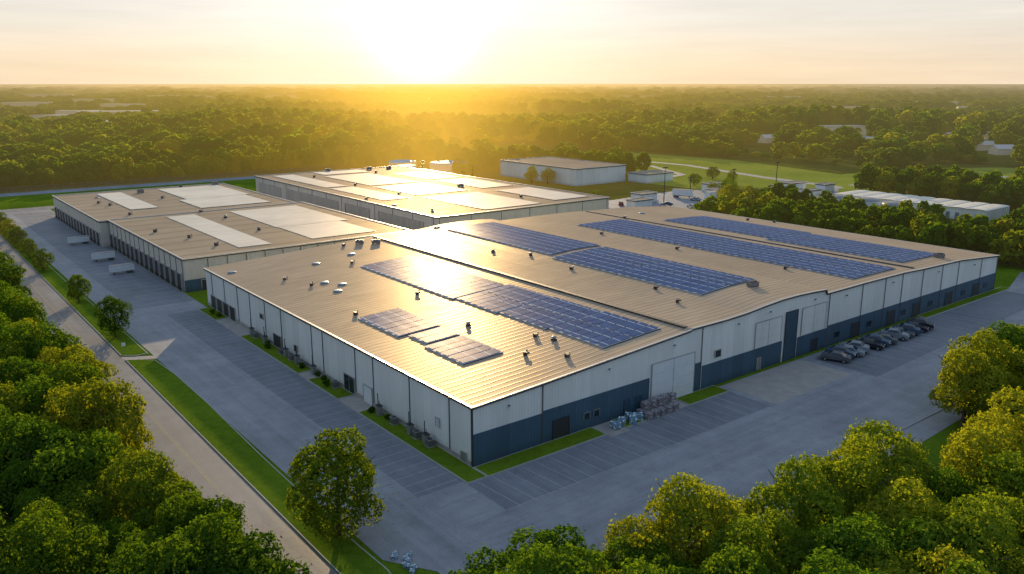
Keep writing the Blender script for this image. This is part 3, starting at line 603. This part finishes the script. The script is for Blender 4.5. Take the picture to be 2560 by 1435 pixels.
def blocked(x,y):
    m=inrect(x,y,-37.8,-19,-30,372)|inrect(x,y,-35.2,12,-32,372)|inrect(x,y,12,30,-38,372)|inrect(x,y,30,62,-42,372)|inrect(x,y,62,174,-34,372)
    m|=inrect(x,y,150,262,112,300)|inrect(x,y,228,300,30,130)|inrect(x,y,255,330,120,235)|inrect(x,y,285,408,118,357)|inrect(x,y,345,495,35,165)
    m|=inrect(x,y,170,220,285,350)
    m|=inrect(x,y,160,190,-37,20)
    m|=inrect(x,y,38,60,-47,-30)
    m|=inrect(x,y,-37.2,-19.5,-130,-30)
    for (bx,by,w,dp,dd) in FARB:
        ux,uy=bx-CAM.x,by-CAM.y; L=math.hypot(ux,uy); ux/=L;uy/=L
        al=(x-bx)*ux+(y-by)*uy; la=(x-bx)*uy-(y-by)*ux
        m|=(al>-(dp/2+50+dd*.07))&(al<dp/2+8)&(abs(la)<w*.55+4)
    return m
def wedge(x,y,half=41,front=30):
    dx=x-CAM.x; dy=y-CAM.y; f=dx*FW[0]+dy*FW[1]; r=dx*RT[0]+dy*RT[1]
    return (f>front)&(np.abs(r)<f*math.tan(math.radians(half))+14)
g=np.random.default_rng(11)
sp=6.2; gx,gy=np.meshgrid(np.arange(-150,480,sp),np.arange(-110,560,sp)); gx=gx.ravel()+g.uniform(-2.3,2.3,gx.size); gy=gy.ravel()+g.uniform(-2.3,2.3,gy.size)
dd=np.hypot(gx-CAM.x,gy-CAM.y)
ok=wedge(gx,gy,36)&~blocked(gx,gy)&(dd>46)&(dd<520)
NX,NY,ND=gx[ok],gy[ok],dd[ok]
EDGE='broadleaf tree at the edge of the dense woodland'
lone=[(-21.9,-4.5,1.16,1.2,'lone full green tree on the kerbside grass strip'),(-23.2,92,.80,.74,'young round tree on the kerbside grass strip'),(-23.3,126,.66,.56,'young round tree on the kerbside grass strip'),(-24,168,.6,.6,'young round tree on the kerbside grass strip'),(-24,190,.6,.55,'young round tree on the kerbside grass strip'),(-24,212,.62,.6,'young round tree on the kerbside grass strip'),(-24,228,.6,.6,'young round tree on the kerbside grass strip'),(-24,247,.6,.6,'young round tree on the kerbside grass strip'),
(212,246,.75,.8,'bushy tree beside a white storage building'),(216,238,.7,.8,'bushy tree beside a white storage building'),(198,292,.95,.9,'tall tree behind the flat warehouses'),(203,286,.9,.9,'tall tree behind the flat warehouses'),(192,280,.8,.9,'tall tree behind the flat warehouses'),(205,116,1.1,1.1,'tall dark tree at the edge of the yard'),(211,121,1.15,1.1,'tall dark tree at the edge of the yard'),(216,115,1.0,1.1,'tall dark tree at the edge of the yard'),(222,112,1.0,1.1,'tall dark tree at the edge of the yard'),(250,128,.6,.8,'tree beside the service yard'),(268,186,.6,.7,'small tree beside the meadow'),(290,180,.6,.6,'small tree beside the meadow'),(185,170,.55,.6,'small tree beside the service yard'),(250,160,.5,.6,'small tree beside the service yard'),(300,200,.6,.8,'small tree beside the meadow'),
(-18.8,-30.2,.9,.95,EDGE),(-12.5,-31.5,.95,1.0,EDGE),(-16.5,-37,1.05,1.1,EDGE),(-5,-34,.85,.95,EDGE),(3,-35,.85,.95,EDGE),
(-37.5,-8,1.1,1.05,EDGE),(-37.2,-18,1.15,1.1,EDGE),(66,-34,1.15,1.15,EDGE),(74,-33,1.2,1.2,EDGE),(83,-32.5,1.15,1.15,EDGE),(92,-33,1.1,1.1,EDGE)]
def tree(x,y,sc,sw,lab,hi,grp):
    cm,tm=(HI[random.randrange(6)] if hi else LO[random.randrange(4)])
    e=E('tree',(x,y,0),lab,'tree',grp,random.uniform(0,6.28),(sw,sw,sc)); t=O('trunk',tm,e); c=O('crown',cm,e); return c
for x,y,a,c,l in lone: tree(x,y,a,c,l,True,'trees around the site')
order=np.argsort(ND); nind=min(265,len(order)); lo_crowns=[]
used=set()
for k,i in enumerate(order[:nind]):
    s=random.uniform(.72,1.22); hi=ND[i]<230
    if NX[i]<-34: s*=1.05
    c=tree(float(NX[i]),float(NY[i]),s,s*random.uniform(.85,1.05),'broadleaf tree in dense green woodland beside the lots',hi,'woodland trees around the site')
    if not hi and c.data.name not in used: used.add(c.data.name); lo_crowns.append(c)
for i in range(4):
    if LO[i][0].name not in used:
        e=E('tree',(180+i*9,380+i*4,0),'broadleaf tree in dense green woodland beside the lots','tree','woodland trees around the site'); O('trunk',LO[i][1],e); lo_crowns.append(O('crown',LO[i][0],e))
pts=[];scl=[]
for i in order[nind:]:
    s=random.uniform(.6,1.35); 
    if 160<NX[i]<262 and NY[i]<125: s*=.84
    pts.append((NX[i],NY[i],0)); scl.append((s*1.05,s*1.05,s))
def ring(d0,d1,n,s0,s1,zs,skipnear=False):
    d=np.sqrt(g.uniform(d0*d0,d1*d1,n)); a=g.uniform(-41,41,n)*math.pi/180
    x=CAM.x+d*(FW[0]*np.cos(a)+RT[0]*np.sin(a)); y=CAM.y+d*(FW[1]*np.cos(a)+RT[1]*np.sin(a))
    ok=~blocked(x,y)
    if skipnear: ok&=~(inrect(x,y,-150,480,-110,560)&(d<520))
    den=np.sin(x*.0043+1.3)*np.sin(y*.0051+.4)+.6*np.sin(x*.0117+y*.0093)+.4*np.sin(x*.023-y*.019+2)
    ok&=(den<.60)|(g.random(n)<.08)
    x,y=x[ok],y[ok]; s=s0+(s1-s0)*g.random(len(x))**1.5
    hh=1+.35*np.sin(x*.009+y*.004)*np.sin(y*.007-x*.003+1)
    for i in range(len(x)): pts.append((x[i],y[i],0)); scl.append((s[i],s[i],s[i]*zs*hh[i]))
ring(440,1300,14000,.8,2.7,.76,True)
ring(1300,3200,13000,1.6,4.6,.43)
ring(3200,11000,13000,4.5,10,.24)
pm=bpy.data.meshes.new('woodland'); pm.from_pydata(pts,[],[]); at=pm.attributes.new('scl','FLOAT_VECTOR','POINT'); at.data.foreach_set('vector',np.array(scl,dtype=np.float32).ravel())
wo=O('woodland',pm,kind='stuff',label='endless green woodland reaching to the horizon'); 
kc=bpy.data.collections.new('crown_kinds')
for c in lo_crowns: kc.objects.link(c)
ng=bpy.data.node_groups.new('scatter','GeometryNodeTree'); ng.interface.new_socket('Geometry',in_out='INPUT',socket_type='NodeSocketGeometry'); ng.interface.new_socket('Geometry',in_out='OUTPUT',socket_type='NodeSocketGeometry')
gi=ng.nodes.new('NodeGroupInput'); go=ng.nodes.new('NodeGroupOutput'); ip=ng.nodes.new('GeometryNodeInstanceOnPoints'); ci=ng.nodes.new('GeometryNodeCollectionInfo')
ci.inputs['Collection'].default_value=kc; ci.inputs['Separate Children'].default_value=True; ci.inputs['Reset Children'].default_value=True
ri=ng.nodes.new('FunctionNodeRandomValue'); ri.data_type='INT'; ri.inputs[4].default_value=0; ri.inputs[5].default_value=50
rv=ng.nodes.new('FunctionNodeRandomValue'); rv.data_type='FLOAT_VECTOR'; rv.inputs[0].default_value=(0,0,0); rv.inputs[1].default_value=(0,0,6.283)
na=ng.nodes.new('GeometryNodeInputNamedAttribute'); na.data_type='FLOAT_VECTOR'; na.inputs[0].default_value='scl'
ip.inputs['Pick Instance'].default_value=True
L=ng.links.new; L(gi.outputs[0],ip.inputs['Points']); L(ci.outputs[0],ip.inputs['Instance']); L(ri.outputs[2],ip.inputs['Instance Index']); L(rv.outputs[0],ip.inputs['Rotation']); L(na.outputs[0],ip.inputs['Scale']); L(ip.outputs[0],go.inputs[0])
md=wo.modifiers.new('scatter','NODES'); md.node_group=ng

# ---------------------------------------------------------------- sky and sun
w=bpy.data.worlds.new('World'); scene.world=w; w.use_nodes=True; nt=w.node_tree; nt.nodes.clear()
out=nt.nodes.new('ShaderNodeOutputWorld'); bg=nt.nodes.new('ShaderNodeBackground'); nt.links.new(bg.outputs[0],out.inputs[0])
sk=nt.nodes.new('ShaderNodeTexSky'); sk.sky_type='NISHITA'; sk.sun_disc=False; sk.sun_elevation=SUNEL; sk.sun_rotation=math.pi/2-SUNAZ; sk.dust_density=2.5
D=nt.nodes.new('ShaderNodeTexCoord').outputs['Generated']; D=VM(nt,'NORMALIZE',D); X=XYZ(nt,D)
glowdir=Vector((math.cos(SUNAZ)*math.cos(.06),math.sin(SUNAZ)*math.cos(.06),math.sin(.06)))
c=VM(nt,'DOT_PRODUCT',D,tuple(glowdir),out=1); c=M(nt,'MAXIMUM',c,0.001)
hor=MIX(nt,MR(nt,c,.75,.99,0,1),(.91,.74,.56),(.99,.76,.48))
up=(.84,.80,.72); el=M(nt,'MAXIMUM',X[2],0)
band=MIX(nt,MR(nt,el,0,.085,0,1,True),hor,up)
band=MIX(nt,MR(nt,el,.12,.6,0,1,True),band,(.28,.38,.52))
az=VM(nt,'DOT_PRODUCT',VM(nt,'NORMALIZE',VM(nt,'MULTIPLY',D,(1,1,0))),(math.cos(SUNAZ),math.sin(SUNAZ),0),out=1)
back=MIX(nt,MR(nt,el,0,.5,0,1),(.48,.57,.70),(.31,.42,.61))
skyc=MIX(nt,MR(nt,az,-.5,.72,0,1,True),back,band)
st=NOISE(nt,SCALEV(nt,D,(2,2,26)),2.2,4,.6)
skyc=VM(nt,'MULTIPLY',skyc,MR(nt,st,.35,.7,.95,1.05))
g1=M(nt,'POWER',c,38); g2=M(nt,'POWER',c,900)
skyc=VM(nt,'ADD',skyc,VM(nt,'MULTIPLY',(.24,.25,.26),g1)); skyc=VM(nt,'ADD',skyc,VM(nt,'MULTIPLY',(2.5,1.7,.95),g2))
skyc=VM(nt,'ADD',skyc,VM(nt,'MULTIPLY',sk.outputs[0],(.002,.002,.002)))
nt.links.new(skyc,bg.inputs[0]); bg.inputs[1].default_value=1.0
sl=bpy.data.lights.new('sun','SUN'); sl.energy=4.7; sl.angle=math.radians(.6); sl.color=(1,.73,.40)
so=bpy.data.objects.new('sun',sl); COL.objects.link(so); so.rotation_euler=(-SUN).to_track_quat('-Z','Y').to_euler()
cd=bpy.data.cameras.new('camera'); cd.lens=2059/2560*36; cd.sensor_width=36; cd.clip_end=60000; cd.clip_start=.5
co=bpy.data.objects.new('camera',cd); COL.objects.link(co); co.location=CAM; co.rotation_euler=(math.radians(90)-math.atan(510/2059),0,-HEAD); scene.camera=co
